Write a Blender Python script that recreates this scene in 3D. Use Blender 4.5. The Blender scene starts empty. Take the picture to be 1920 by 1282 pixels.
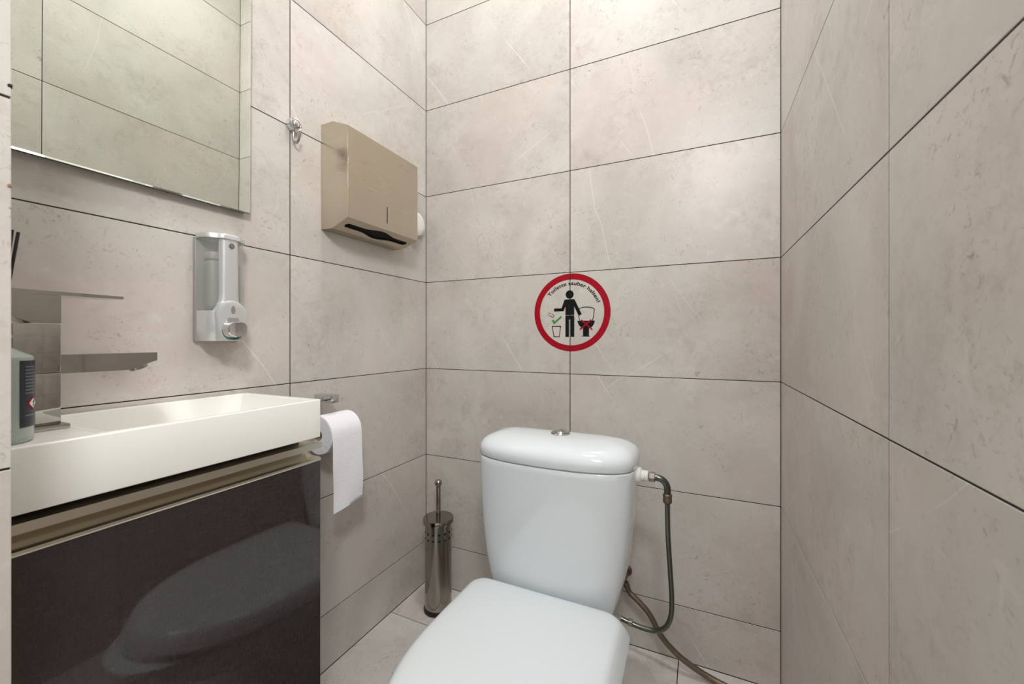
import bpy, bmesh, math, random
from math import sin, cos, pi, radians, sqrt
from mathutils import Vector, Matrix
random.seed(7)
scene = bpy.context.scene
col = scene.collection

# ------------------------------------------------------------------ camera, world, light, exposure
CAMX, CAMY, CAMZ = 1.0099, -1.3407, 0.990
cam = bpy.data.cameras.new('camera'); camo = bpy.data.objects.new('camera', cam); col.objects.link(camo)
cam.sensor_fit = 'HORIZONTAL'; cam.sensor_width = 36.0
cam.lens = 753.82 / 1920 * 36.0
cam.shift_y = -7.0 / 1920
cam.clip_start = 0.01
camo.location = (CAMX, CAMY, CAMZ)
camo.rotation_euler = (pi / 2, 0, 0.4350)
cam.dof.use_dof = True; cam.dof.focus_distance = 1.25; cam.dof.aperture_fstop = 9.0
scene.camera = camo
world = bpy.data.worlds.new('world'); scene.world = world; world.use_nodes = True
world.node_tree.nodes['Background'].inputs[0].default_value = (0.9, 0.95, 1.0, 1)
world.node_tree.nodes['Background'].inputs[1].default_value = 0.3
scene.view_settings.view_transform = 'Standard'; scene.view_settings.look = 'None'
scene.view_settings.gamma = 1.0; scene.view_settings.use_curve_mapping = False
scene.view_settings.exposure = 0.85
LAMP_POWER = 56.0      # emission of the ceiling lamp in the toilet
HALL_POWER = 38.5       # emission of the fill globe added in the hallway
LAMP_POS = (0.70, -0.50)

# ------------------------------------------------------------------ helpers
def s2l(c):
    return tuple(((v / 255) / 12.92 if v / 255 <= 0.04045 else ((v / 255 + 0.055) / 1.055) ** 2.4) for v in c) + (1.0,)

def mat(name, color, rough=0.5, metal=0.0, **kw):
    m = bpy.data.materials.new(name); m.use_nodes = True
    b = m.node_tree.nodes['Principled BSDF']
    b.inputs['Base Color'].default_value = s2l(color)
    b.inputs['Roughness'].default_value = rough
    b.inputs['Metallic'].default_value = metal
    for k, v in kw.items():
        b.inputs[k.replace('_', ' ')].default_value = v
    return m

class NT:
    """small node helper"""
    def __init__(s, m): s.t = m.node_tree; s.n = s.t.nodes; s.b = s.n['Principled BSDF']
    def add(s, ty, **props):
        n = s.n.new(ty)
        for k, v in props.items(): setattr(n, k, v)
        return n
    def link(s, a, b): s.t.links.new(a, b)
    def math(s, op, a, b=None, clamp=False):
        n = s.n.new('ShaderNodeMath'); n.operation = op; n.use_clamp = clamp
        for i, v in enumerate((a, b)):
            if v is None: continue
            if isinstance(v, (int, float)): n.inputs[i].default_value = v
            else: s.link(v, n.inputs[i])
        return n.outputs[0]
    def noise(s, vec, scale, detail=4, rough=0.5, dist=0.0):
        n = s.n.new('ShaderNodeTexNoise'); n.inputs['Scale'].default_value = scale
        n.inputs['Detail'].default_value = detail; n.inputs['Roughness'].default_value = rough
        n.inputs['Distortion'].default_value = dist; s.link(vec, n.inputs['Vector']); return n.outputs['Fac']
    def ramp(s, fac, stops):
        n = s.n.new('ShaderNodeValToRGB'); el = n.color_ramp.elements
        while len(el) < len(stops): el.new(0.5)
        for e, (p, c) in zip(el, stops):
            e.position = p; e.color = c if len(c) == 4 else s2l(c)
        s.link(fac, n.inputs[0]); return n.outputs[0]
    def mix(s, fac, a, b, mode='MIX'):
        n = s.n.new('ShaderNodeMix'); n.data_type = 'RGBA'; n.blend_type = mode
        for i, v in ((0, fac), (6, a), (7, b)):
            if isinstance(v, (int, float)): n.inputs[i].default_value = v
            elif isinstance(v, tuple): n.inputs[i].default_value = v
            else: s.link(v, n.inputs[i])
        return n.outputs[2]
    def bump(s, h, strength, dist=0.001):
        n = s.n.new('ShaderNodeBump'); n.inputs['Strength'].default_value = strength
        n.inputs['Distance'].default_value = dist; s.link(h, n.inputs['Height'])
        s.link(n.outputs[0], s.b.inputs['Normal'])

def stone(name, lo, mid, hi, rough=0.36):
    """greige stone-look porcelain: clouds, dark wisps, pale hairline veins"""
    m = mat(name, mid, rough); t = NT(m)
    tc = t.add('ShaderNodeTexCoord'); oi = t.add('ShaderNodeObjectInfo')
    off = t.add('ShaderNodeVectorMath', operation='SCALE')
    cx = t.add('ShaderNodeCombineXYZ')
    t.link(oi.outputs['Random'], cx.inputs[0])
    t.link(t.math('MULTIPLY', oi.outputs['Random'], 3.7), cx.inputs[1])
    t.link(t.math('MULTIPLY', oi.outputs['Random'], -2.3), cx.inputs[2])
    t.link(cx.outputs[0], off.inputs[0]); off.inputs['Scale'].default_value = 9.0
    add = t.add('ShaderNodeVectorMath', operation='ADD')
    t.link(tc.outputs['Object'], add.inputs[0]); t.link(off.outputs[0], add.inputs[1])
    p = add.outputs[0]
    cloud = t.noise(p, 3.2, 5, 0.55, 0.6)
    c0 = t.ramp(cloud, [(0.32, lo), (0.5, mid), (0.68, hi)])
    tint = t.noise(p, 1.7, 2, 0.5)
    c1 = t.mix(t.math('MULTIPLY', t.ramp(tint, [(0.42, (0, 0, 0)), (0.62, (255, 255, 255))]), 0.45), c0,
               t.mix(1.0, c0, s2l((255, 240, 240)), 'MULTIPLY'))
    # mottled blotches and short dark wisps
    w1 = t.noise(p, 26.0, 9, 0.74, 0.55)
    wm = t.noise(p, 5.0, 3, 0.5)
    wisp = t.math('MULTIPLY', t.ramp(w1, [(0.47, (0, 0, 0)), (0.70, (255, 255, 255))]), t.ramp(wm, [(0.42, (0, 0, 0)), (0.62, (255, 255, 255))]))
    c2 = t.mix(t.math('MULTIPLY', wisp, 0.36), c1, t.mix(1.0, c1, s2l((186, 172, 160)), 'MULTIPLY'))
    w2 = t.noise(p, 70.0, 6, 0.72, 1.3)
    spk = t.math('MULTIPLY', t.ramp(w2, [(0.56, (0, 0, 0)), (0.70, (255, 255, 255))]), t.ramp(t.noise(p, 7.0, 4, 0.6), [(0.42, (40, 40, 40)), (0.64, (255, 255, 255))]))
    c2 = t.mix(t.math('MULTIPLY', spk, 0.9), c2,
               t.mix(1.0, c2, s2l((176, 164, 154)), 'MULTIPLY'))
    pale = t.noise(p, 34.0, 8, 0.70, 0.5)
    c2 = t.mix(t.math('MULTIPLY', t.ramp(pale, [(0.56, (0, 0, 0)), (0.72, (255, 255, 255))]), 0.26), c2, s2l((236, 230, 222)))
    # pale hairline veins running diagonally across the tile
    sep = t.add('ShaderNodeSeparateXYZ'); t.link(p, sep.inputs[0])
    total = None
    for a, b, per, nz, th, ms in ((0.82, 0.57, 0.31, 0.05, 0.0032, 2.1), (0.55, -0.83, 0.43, 0.06, 0.0026, 2.6), (0.97, 0.24, 0.57, 0.08, 0.002, 3.1)):
        d = t.math('ADD', t.math('MULTIPLY', sep.outputs[0], a / per), t.math('MULTIPLY', sep.outputs[2], b / per))
        d = t.math('ADD', d, t.math('MULTIPLY', t.noise(p, 3.0, 2, 0.5), nz * 2.2))
        f = t.math('ABSOLUTE', t.math('SUBTRACT', t.math('FRACT', d), 0.5))
        line = t.math('SUBTRACT', 1.0, t.math('DIVIDE', f, th / per * 0.65), clamp=True)
        mk = t.ramp(t.noise(p, ms, 3, 0.6), [(0.53, (0, 0, 0)), (0.62, (255, 255, 255))])
        v = t.math('MULTIPLY', line, mk)
        total = v if total is None else t.math('MAXIMUM', total, v)
    c3 = t.mix(t.math('MULTIPLY', total, 0.6), c2, s2l((240, 235, 228)))
    t.link(c3, t.b.inputs['Base Color'])
    t.bump(t.math('ADD', w1, t.math('MULTIPLY', w2, 0.4)), 0.10, 0.001)
    t.link(t.math('ADD', t.math('MULTIPLY', w1, 0.16), rough - 0.08), t.b.inputs['Roughness'])
    return m

M = {}
M['tile'] = stone('wall_tile_stone', (193, 187, 180), (203, 198, 191), (212, 207, 201))
M['floor_tile'] = stone('floor_tile_stone', (192, 187, 180), (208, 203, 197), (220, 216, 211), 0.42)
M['grout'] = mat('dark_grout', (36, 30, 28), 0.95)
M['paint'] = mat('white_paint', (236, 234, 230), 0.8)
M['hallpaint'] = mat('hall_paint', (232, 228, 222), 0.85)
M['bisque'] = mat('chipped_bisque', (150, 118, 98), 0.9)
M['chrome'] = mat('chrome', (214, 214, 216), 0.06, 1.0)
M['chrome_dark'] = mat('satin_chrome', (176, 174, 172), 0.16, 1.0)
M['ceramic'] = mat('white_ceramic', (226, 232, 236), 0.09, Coat_Weight=0.5, Coat_Roughness=0.03)
M['seat_plastic'] = mat('white_seat_plastic', (222, 227, 230), 0.24)
M['basin'] = mat('cast_white_basin', (246, 245, 238), 0.22)
M['white_plastic'] = mat('white_plastic', (240, 240, 236), 0.35)
M['tap_chrome'] = mat('tap_chrome', (180, 176, 172), 0.05, 1.0)
M['tan_plastic'] = mat('tan_plastic', (176, 150, 126), 0.5)
M['black'] = mat('black_plastic', (24, 23, 22), 0.4)
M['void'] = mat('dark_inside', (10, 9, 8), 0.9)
M['silver'] = mat('silver_lacquer', (206, 207, 208), 0.30, 0.35)
M['silver_dark'] = mat('grey_silver_lacquer', (166, 163, 160), 0.4, 0.35)
M['green_tank'] = mat('green_translucent_plastic', (10, 96, 70), 0.25)
M['glass'] = mat('clear_plastic', (225, 226, 222), 0.04, Alpha=0.13)
M['bottle_glass'] = mat('pale_green_glass', (214, 224, 216), 0.06, IOR=1.35, Transmission_Weight=0.45)
M['soap'] = mat('grey_soap_container', (126, 128, 124), 0.4)
M['paper'] = mat('toilet_paper', (247, 246, 250), 0.95)
M['cardboard'] = mat('cardboard', (170, 146, 116), 0.9)
M['red'] = mat('red_print', (160, 0, 26), 0.6, Specular_IOR_Level=0.2)
M['ink'] = mat('black_print', (18, 18, 19), 0.6, Specular_IOR_Level=0.15)
M['green'] = mat('green_print', (34, 138, 62), 0.5)
M['label'] = mat('navy_black_label', (32, 36, 44), 0.4)
M['label_text'] = mat('grey_label_print', (112, 116, 122), 0.5)
M['white_print'] = mat('white_print', (240, 236, 232), 0.5)
M['alu'] = mat('champagne_aluminium', (214, 207, 193), 0.24, 1.0)
M['carcass'] = mat('dark_cabinet_board', (48, 42, 40), 0.5)
M['brown_pipe'] = mat('bronzed_fitting', (120, 106, 92), 0.35, 0.9)
M['pipe'] = mat('galvanised_pipe', (100, 104, 96), 0.22, 0.95)
M['lamp_body'] = mat('lamp_ring', (235, 235, 235), 0.4)

m = M['steel'] = mat('brushed_stainless', (188, 178, 161), 0.3, 1.0); t = NT(m)
tc = t.add('ShaderNodeTexCoord'); mp = t.add('ShaderNodeMapping'); mp.inputs['Scale'].default_value = (2, 2, 160)
t.link(tc.outputs['Object'], mp.inputs[0])
br = t.noise(mp.outputs[0], 6.0, 4, 0.6); bl = t.noise(tc.outputs['Object'], 9.0, 4, 0.6)
t.link(t.math('ADD', t.math('MULTIPLY', br, 0.10), t.math('ADD', t.math('MULTIPLY', bl, 0.08), 0.20)), t.b.inputs['Roughness'])
t.bump(br, 0.006, 0.0004)
m = M['steel_polished'] = mat('polished_stainless', (158, 152, 144), 0.10, 1.0)

m = M['mirror'] = mat('mirror_glass', (230, 236, 228), 0.0, 1.0)

m = M['panel'] = mat('dark_linen_panel', (52, 44, 42), 0.035, IOR=1.62); t = NT(m)
tc = t.add('ShaderNodeTexCoord')
mv = t.add('ShaderNodeMapping'); mv.inputs['Scale'].default_value = (1, 900, 60); t.link(tc.outputs['Object'], mv.inputs[0])
mh = t.add('ShaderNodeMapping'); mh.inputs['Scale'].default_value = (1, 60, 900); t.link(tc.outputs['Object'], mh.inputs[0])
thread = t.math('ADD', t.noise(mv.outputs[0], 1.0, 3, 0.6), t.noise(mh.outputs[0], 1.0, 3, 0.6))
t.link(t.ramp(t.math('MULTIPLY', thread, 0.5), [(0.36, (41, 34, 33)), (0.5, (48, 40, 38)), (0.66, (60, 51, 48))]), t.b.inputs['Base Color'])

# embossed scallops in the toilet paper
m = M['paper']; t = NT(m)
tc = t.add('ShaderNodeTexCoord'); vo = t.add('ShaderNodeTexVoronoi'); vo.feature = 'DISTANCE_TO_EDGE'
vo.inputs['Scale'].default_value = 88.0; vo.inputs['Randomness'].default_value = 0.4
nd = t.add('ShaderNodeTexNoise'); nd.inputs['Scale'].default_value = 40.0
mixv = t.add('ShaderNodeVectorMath', operation='MULTIPLY_ADD'); mixv.inputs[1].default_value = (0.008, 0.008, 0.008)
t.link(tc.outputs['Object'], nd.inputs['Vector']); t.link(nd.outputs['Color'], mixv.inputs[0]); t.link(tc.outputs['Object'], mixv.inputs[2])
t.link(mixv.outputs[0], vo.inputs['Vector'])
t.bump(t.ramp(vo.outputs['Distance'], [(0.0, (0, 0, 0)), (0.09, (255, 255, 255))]), 0.38, 0.0012)

# woven steel braid
m = M['braid'] = mat('steel_braid', (140, 124, 108), 0.38, 0.9); t = NT(m)
tc = t.add('ShaderNodeTexCoord'); ck = t.add('ShaderNodeTexVoronoi'); ck.inputs['Scale'].default_value = 750.0
t.link(tc.outputs['Object'], ck.inputs['Vector'])
t.bump(ck.outputs['Distance'], 0.5, 0.0006)
t.link(t.ramp(ck.outputs['Distance'], [(0.1, (164, 148, 130)), (0.6, (108, 94, 80))]), t.b.inputs['Base Color'])

def emit(name, color, strength):
    m = bpy.data.materials.new(name); m.use_nodes = True
    n = m.node_tree.nodes; n.clear()
    e = n.new('ShaderNodeEmission'); o = n.new('ShaderNodeOutputMaterial')
    e.inputs[0].default_value = color; e.inputs[1].default_value = strength
    m.node_tree.links.new(e.outputs[0], o.inputs[0]); return m

# ---- mesh helpers
def finish(name, bm, m, parent=None, smooth=True, angle=35, loc=None, rot=None):
    bmesh.ops.recalc_face_normals(bm, faces=bm.faces[:])
    me = bpy.data.meshes.new(name); bm.to_mesh(me); bm.free()
    if smooth:
        for p in me.polygons: p.use_smooth = True
        me.set_sharp_from_angle(angle=radians(angle))
    me.materials.append(m)
    o = bpy.data.objects.new(name, me); col.objects.link(o)
    if parent: o.parent = parent
    if loc: o.location = loc
    if rot: o.rotation_euler = rot
    return o

def tag(o, label=None, cat=None, kind=None):
    if label: o['label'] = label
    if cat: o['category'] = cat
    if kind: o['kind'] = kind
    return o

def empty(name, loc, label, cat):
    o = bpy.data.objects.new(name, None); col.objects.link(o); o.location = loc
    o.empty_display_size = 0.02
    return tag(o, label, cat)

def rel(root, parts):
    """keep part meshes modelled in world coordinates: shift them into their parent's frame"""
    for p in parts:
        p.data.transform(Matrix.Translation(-root.matrix_basis.translation)) if p.parent == root else None

def box(bm, lo, hi, bev=0.0, seg=2):
    c = [(a + b) / 2 for a, b in zip(lo, hi)]; s = [b - a for a, b in zip(lo, hi)]
    r = bmesh.ops.create_cube(bm, size=1.0)
    for v in r['verts']: v.co = Vector([c[i] + v.co[i] * s[i] for i in range(3)])
    if bev:
        es = list({e for v in r['verts'] for e in v.link_edges})
        bmesh.ops.bevel(bm, geom=es, offset=bev, segments=seg, profile=0.5, affect='EDGES')
    return bm

def loft(bm, sections, cap0=True, cap1=True, closed=True):
    rings = [[bm.verts.new(p) for p in s] for s in sections]
    n = len(rings[0])
    for a, b in zip(rings, rings[1:]):
        for i in range(n if closed else n - 1):
            j = (i + 1) % n
            bm.faces.new((a[i], a[j], b[j], b[i]))
    if cap0: bm.faces.new(rings[0])
    if cap1: bm.faces.new(rings[-1])
    return rings

def lathe(bm, prof, center=(0, 0, 0), axis='Z', n=32, cap=True):
    secs = []
    for r, h in prof:
        s = []
        for i in range(n):
            a = 2 * pi * i / n; u, v = r * cos(a), r * sin(a)
            p = {'Z': (u, v, h), 'X': (h, u, v), 'Y': (v, h, u)}[axis]
            s.append(tuple(p[k] + center[k] for k in range(3)))
        secs.append(s)
    loft(bm, secs, cap, cap); return bm

def smooth_path(pts, sub=8):
    P = [Vector(p) for p in pts]; out = []
    for i in range(len(P) - 1):
        p0, p1, p2, p3 = P[max(i - 1, 0)], P[i], P[i + 1], P[min(i + 2, len(P) - 1)]
        for k in range(sub):
            t = k / sub
            out.append(0.5 * ((2 * p1) + (p2 - p0) * t + (2 * p0 - 5 * p1 + 4 * p2 - p3) * t * t + (3 * p1 - p0 - 3 * p2 + p3) * t ** 3))
    out.append(P[-1]); return out

def tube(bm, path, r, n=12, cap=True):
    path = [Vector(p) for p in path]; secs = []; up = None
    for i, p in enumerate(path):
        d = (path[min(i + 1, len(path) - 1)] - path[max(i - 1, 0)]).normalized()
        if up is None:
            up = d.orthogonal().normalized()
        up = (up - d * up.dot(d)).normalized(); sd = d.cross(up)
        rr = r[i] if isinstance(r, (list, tuple)) else r
        secs.append([tuple(p + up * rr * cos(2 * pi * k / n) + sd * rr * sin(2 * pi * k / n)) for k in range(n)])
    loft(bm, secs, cap, cap); return bm

def prism(bm, poly, ax, a, b):
    """polygon in the two other axes, extruded along ax from a to b"""
    def pt(p, h):
        return {'X': (h, p[0], p[1]), 'Y': (p[0], h, p[1]), 'Z': (p[0], p[1], h)}[ax]
    loft(bm, [[pt(p, a) for p in poly], [pt(p, b) for p in poly]]); return bm

# ------------------------------------------------------------------ the room
W, D = 1.2189, -1.195          # back wall width, inner face of the door wall
H = 3.0
ROWS = [0.0, 0.167, 0.517, 0.867, 1.217, 1.567, 1.917, 2.267, 2.617, H]
TT = 0.009                      # tile thickness
GAP = 0.0023                    # joint
_tile_cache = {}
def tile(parent, origin, rotz, u0, u1, v0, v1, m, gu=0.0026, floor=False):
    """a tile whose local x runs along the wall, local z up; its face looks along local -y"""
    w, h = round(abs(u1 - u0), 4), round(abs(v1 - v0), 4)
    key = (w, h, m.name, gu)
    if key not in _tile_cache:
        bm = bmesh.new(); box(bm, (-w / 2 + gu / 2, 0, -h / 2 + GAP / 2), (w / 2 - gu / 2, TT, h / 2 - GAP / 2), 0.0005, 1)
        bmesh.ops.recalc_face_normals(bm, faces=bm.faces[:])
        me = bpy.data.meshes.new('tile'); bm.to_mesh(me); bm.free(); me.materials.append(m)
        _tile_cache[key] = me
    o = bpy.data.objects.new('tile', _tile_cache[key]); col.objects.link(o); o.parent = parent
    return o

def structure(name, lo, hi, m):
    bm = bmesh.new(); box(bm, lo, hi)
    return tag(finish(name, bm, m, smooth=False), kind='structure')

B = 0.0050                      # backing (grout) lies 1 mm behind the tile face
wall_back = structure('wall_back', (-0.1, B - 0.004, -0.05), (W + 0.1, 0.1, H), M['grout'])
XB = [0.0, 0.6075, W]
for u0, u1 in zip(XB, XB[1:]):
    for v0, v1 in zip(ROWS, ROWS[1:]):
        o = tile(wall_back, None, 0, u0, u1, v0, v1, M['tile'])
        o.location = ((u0 + u1) / 2, 0, (v0 + v1) / 2)
wall_left = structure('wall_left', (-0.1, D - 0.01, -0.05), (-(B - 0.004), B - 0.004, H), M['grout'])
YL = [0.0, -0.6018, D]
for u0, u1 in zip(YL, YL[1:]):
    for v0, v1 in zip(ROWS, ROWS[1:]):
        o = tile(wall_left, None, 0, u0, u1, v0, v1, M['tile'])
        o.location = (0, (u0 + u1) / 2, (v0 + v1) / 2); o.rotation_euler = (0, 0, pi / 2)
wall_right = structure('wall_right', (W + B - 0.004, D - 0.20, -0.05), (W + 0.1, B - 0.004, H), M['grout'])
YR = [0.0, -0.7056, D - 0.20]
for u0, u1 in zip(YR, YR[1:]):
    for v0, v1 in zip(ROWS, ROWS[1:]):
        o = tile(wall_right, None, 0, u0, u1, v0, v1, M['tile'], gu=0.0023)
        o.location = (W, (u0 + u1) / 2, (v0 + v1) / 2); o.rotation_euler = (0, 0, -pi / 2)
# door wall: pier left of the opening, tiled on the room face and on the reveal
JX = 0.42
wall_front = structure('wall_front', (-0.1, D - 0.20, -0.05), (JX - (B - 0.004), D - (B - 0.004), H), M['grout'])
for v0, v1 in zip(ROWS, ROWS[1:]):
    o = tile(wall_front, None, 0, 0.0, JX - TT, v0, v1, M['tile'])
    o.location = ((JX - TT) / 2, D, (v0 + v1) / 2); o.rotation_euler = (0, 0, pi)
    o = tile(wall_front, None, 0, D - 0.20, D, v0, v1, M['tile'], gu=0.0006)
    o.location = (JX, D - 0.10, (v0 + v1) / 2); o.rotation_euler = (0, 0, pi / 2)
for z, r in ((1.2285, 0.0026), (1.134, 0.0022), (1.113, 0.0018), (1.19, 0.0012)):      # chipped tile edge on the corner
    bm = bmesh.new(); bmesh.ops.create_icosphere(bm, subdivisions=1, radius=r)
    for v in bm.verts: v.co.z *= 1.3; v.co *= 0.8 + 0.4 * random.random()
    finish('edge_chip', bm, M['bisque'] if r < 0.0025 else M['grout'], wall_front, loc=(JX - 0.0012, D - 0.0014, z))
bm = bmesh.new(); box(bm, (JX, D - 0.20, 2.70), (W, D, H)); finish('lintel', bm, M['paint'], wall_front, smooth=False)
floor = structure('floor', (-0.1, D - 0.20, -0.06), (W + 0.1, 0.1, -(B - 0.004)), M['grout'])
YF = [0.0, -0.206, -0.556, -0.906, -1.256, D - 0.20]
for k, (v0, v1) in enumerate(zip(YF, YF[1:])):
    XF = [0.0, 0.253, 0.953, W] if k % 2 == 0 else [0.0, 0.603, W]
    for u0, u1 in zip(XF, XF[1:]):
        o = tile(floor, None, 0, u0, u1, v1, v0, M['floor_tile'])
        o.location = ((u0 + u1) / 2, (v0 + v1) / 2, 0); o.rotation_euler = (-pi / 2, 0, 0)
ceiling = structure('ceiling', (-0.1, D - 0.20, H), (W + 0.1, 0.1, H + 0.08), M['paint'])
# hallway beyond the open door
HY = D - 0.20
structure('floor_hall', (-1.0, -3.2, -0.06), (2.0, HY, 0.0), mat('hall_floor', (98, 88, 78), 0.5))
structure('ceiling_hall', (-1.0, -3.2, H), (2.0, HY, H + 0.08), M['hallpaint'])
structure('wall_hall_end', (-1.0, -3.3, -0.06), (2.0, -3.2, H), M['hallpaint'])
structure('wall_hall_left', (-1.1, -3.3, -0.06), (-1.0, HY, H), M['hallpaint'])
structure('wall_hall_right', (2.0, -3.3, -0.06), (2.1, HY, H), M['hallpaint'])
structure('wall_hall_door_left', (-1.1, HY, -0.06), (-0.1, HY + 0.1, H), M['hallpaint'])
structure('wall_hall_door_right', (W + 0.1, HY, -0.06), (2.1, HY + 0.1, H), M['hallpaint'])

# ------------------------------------------------------------------ ceiling lamp, and a fill light added in the hallway
def ceiling_lamp(name, x, y, r, strength, label):
    root = empty(name, (x, y, H), label, 'lamp')
    bm = bmesh.new(); lathe(bm, [(r + 0.012, 0), (r + 0.012, -0.02), (r + 0.004, -0.026), (r, -0.026), (r, -0.012)], n=48)
    finish('lamp_ring', bm, M['lamp_body'], root)
    bm = bmesh.new(); lathe(bm, [(r - 0.0005, -0.0225), (r - 0.0005, -0.0265), (r * 0.7, -0.0285)], n=48)
    finish('diffuser', bm, emit(name + '_light', (0.965, 0.99, 1.0, 1), strength), root)
    return root
ceiling_lamp('ceiling_lamp', LAMP_POS[0], LAMP_POS[1], 0.11, LAMP_POWER, 'round white ceiling lamp above the toilet')
hall_fill = empty('hall_fill_globe', (1.20, -1.62, 2.10), 'white globe fill light added in the unseen hallway', 'lamp')  # invented, out of view: added to light the room from the doorway side
bm = bmesh.new(); bmesh.ops.create_icosphere(bm, subdivisions=4, radius=0.15); finish('globe', bm, emit('globe_light', (0.965, 0.99, 1.0, 1), HALL_POWER), hall_fill)
bm = bmesh.new(); tube(bm, [(0, 0, 0.16), (0, 0, H - 2.10 - 0.02)], 0.004); finish('cord', bm, M['lamp_body'], hall_fill)
bm = bmesh.new(); lathe(bm, [(0.03, 0.135), (0.03, 0.165), (0.012, 0.19)], n=24); finish('fill_holder', bm, M['lamp_body'], hall_fill)
bm = bmesh.new(); lathe(bm, [(0.02, H - 2.10 - 0.03), (0.05, H - 2.10)], n=24); finish('canopy', bm, M['lamp_body'], hall_fill)

# ------------------------------------------------------------------ toilet
TX = 0.700
def outline(cx, yb, yt, hw, hb=None, wide=0.17, n=28, cr=0.03, p=2.15):
    """D-shaped plan: straight back at yb (half-width hb), widest hw, round tip at yt (towards the door)"""
    hb = hw * 0.93 if hb is None else hb
    L = yb - yt; wd = min(wide, L * 0.5); right = []
    for i in range(5):                                   # rounded back corner
        a = pi / 2 * i / 5
        right.append((hb - cr + cr * sin(a), yb - cr + cr * cos(a)))
    for i in range(n + 1):
        if i < n // 3:
            q = i / (n // 3); y = cr + (wd - cr) * q
            w = hb + (hw - hb) * sin(q * pi / 2)
        else:
            q = (i - n // 3) / (n - n // 3); a = q * pi / 2
            y = wd + (L - wd) * sin(a) ** (2 / p); w = hw * cos(a) ** (2 / p) if a < pi / 2 - 1e-6 else 0.0
        right.append((w, yb - y))
    pts = [(cx + x, y) for x, y in right] + [(cx - x, y) for x, y in right[-2::-1]]
    return pts
SIZE = Matrix.Translation((-0.1623, 0.2155, -0.1591)) @ Matrix.Scale(1.1607, 4)      # the toilet and its pipe are drawn small, then brought to size
def at_z(pts, z): return [(x, y, z) for x, y in pts]

toilet = empty('toilet', (0.650, -0.52, 0), 'white close-coupled toilet with closed lid standing before the tiled back wall', 'toilet')
tp = []
bm = bmesh.new()
secs = [at_z(outline(TX, -0.37, -0.79, 0.115, 0.105, cr=0.04), 0.1371),
        at_z(outline(TX, -0.37, -0.79, 0.112, 0.102, cr=0.04), 0.160),
        at_z(outline(TX, -0.37, -0.775, 0.100, 0.095, cr=0.04), 0.205),
        at_z(outline(TX, -0.36, -0.80, 0.105, 0.095, cr=0.04), 0.250),
        at_z(outline(TX, -0.345, -0.915, 0.135, 0.100, 0.26, cr=0.04), 0.298),
        at_z(outline(TX, -0.335, -0.978, 0.160, 0.112, 0.28, cr=0.04), 0.345),
        at_z(outline(TX, -0.335, -0.994, 0.167, 0.114, 0.28, cr=0.04), 0.370),
        at_z(outline(TX, -0.337, -0.991, 0.165, 0.113, 0.28, cr=0.04), 0.381),
        at_z(outline(TX, -0.345, -0.978, 0.155, 0.105, 0.28, cr=0.04), 0.384)]
loft(bm, secs); tp.append(finish('bowl', bm, M['ceramic'], toilet, angle=50))
bm = bmesh.new()
secs = [at_z(outline(TX, -0.506, -0.962, 0.168, 0.155), 0.3842), at_z(outline(TX, -0.504, -0.964, 0.171, 0.158), 0.387),
        at_z(outline(TX, -0.504, -0.964, 0.171, 0.158), 0.393), at_z(outline(TX, -0.506, -0.962, 0.169, 0.156), 0.3945)]
loft(bm, secs); tp.append(finish('seat', bm, M['seat_plastic'], toilet, angle=50))
bm = bmesh.new()
def lid_o(i): return outline(TX, -0.494 - i * 0.7, -0.962 + i, 0.190 - i, 0.187 - i, wide=0.19, cr=0.032)
secs = [at_z(lid_o(0.006), 0.3950), at_z(lid_o(0.001), 0.3952), at_z(lid_o(0.0), 0.3965), at_z(lid_o(0.0015), 0.400), at_z(lid_o(0.009), 0.4135), at_z(lid_o(0.015), 0.4225),
        at_z(lid_o(0.0195), 0.4268), at_z(lid_o(0.026), 0.4295), at_z(lid_o(0.038), 0.4313), at_z(lid_o(0.07), 0.4330), at_z(lid_o(0.12), 0.4340)]
loft(bm, secs); tp.append(finish('lid', bm, M['seat_plastic'], toilet, angle=60))
for s in (-1, 1):
    bm = bmesh.new(); lathe(bm, [(0.010, -0.018), (0.0115, -0.016), (0.0115, 0.016), (0.010, 0.018)], (TX + s * 0.075, -0.497, 0.3985), 'X', 16)
    lathe(bm, [(0.012, 0.3838), (0.012, 0.390)], (TX + s * 0.075, -0.497, 0), 'Z', 16)
    tp.append(finish('hinge', bm, M['chrome_dark'], toilet))
def rr(cx, cy, a, b, bulge, n=48, e=5.0):
    out = []
    for i in range(n):
        t_ = 2 * pi * i / n; c, s = cos(t_), sin(t_)
        x = a * (abs(c) ** (2 / e)) * (1 if c >= 0 else -1); y = b * (abs(s) ** (2 / e)) * (1 if s >= 0 else -1)
        if y < 0: y -= bulge * (1 - (x / a) ** 2) * (-y / b)
        out.append((cx + x, cy + y))
    return out
TCX, TCY = 0.698, -0.408
bm = bmesh.new()
secs = []
for z, a, b, bu in ((0.3845, 0.140, 0.060, 0.012), (0.388, 0.150, 0.068, 0.014), (0.42, 0.160, 0.072, 0.016), (0.47, 0.170, 0.076, 0.018), (0.54, 0.179, 0.080, 0.019),
                    (0.62, 0.1845, 0.083, 0.020), (0.69, 0.187, 0.085, 0.020), (0.7025, 0.187, 0.085, 0.020), (0.7045, 0.185, 0.083, 0.020)):
    secs.append(at_z(rr(TCX - 0.006 * (0.70 - z) / 0.32, TCY, a, b, bu), z))
loft(bm, secs); tank = finish('tank', bm, M['ceramic'], toilet, angle=50); tp.append(tank)
bm = bmesh.new(); secs = []
for z, i in ((0.7058, 0.006), (0.7070, 0.001), (0.7095, -0.001), (0.724, -0.0015), (0.734, 0.002), (0.742, 0.009), (0.749, 0.021), (0.7545, 0.037), (0.758, 0.055), (0.7595, 0.072)):
    secs.append(at_z(rr(TCX, TCY, 0.188 - i, 0.087 - i, 0.021 * (1 - i * 5), e=4.4), z))
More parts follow.
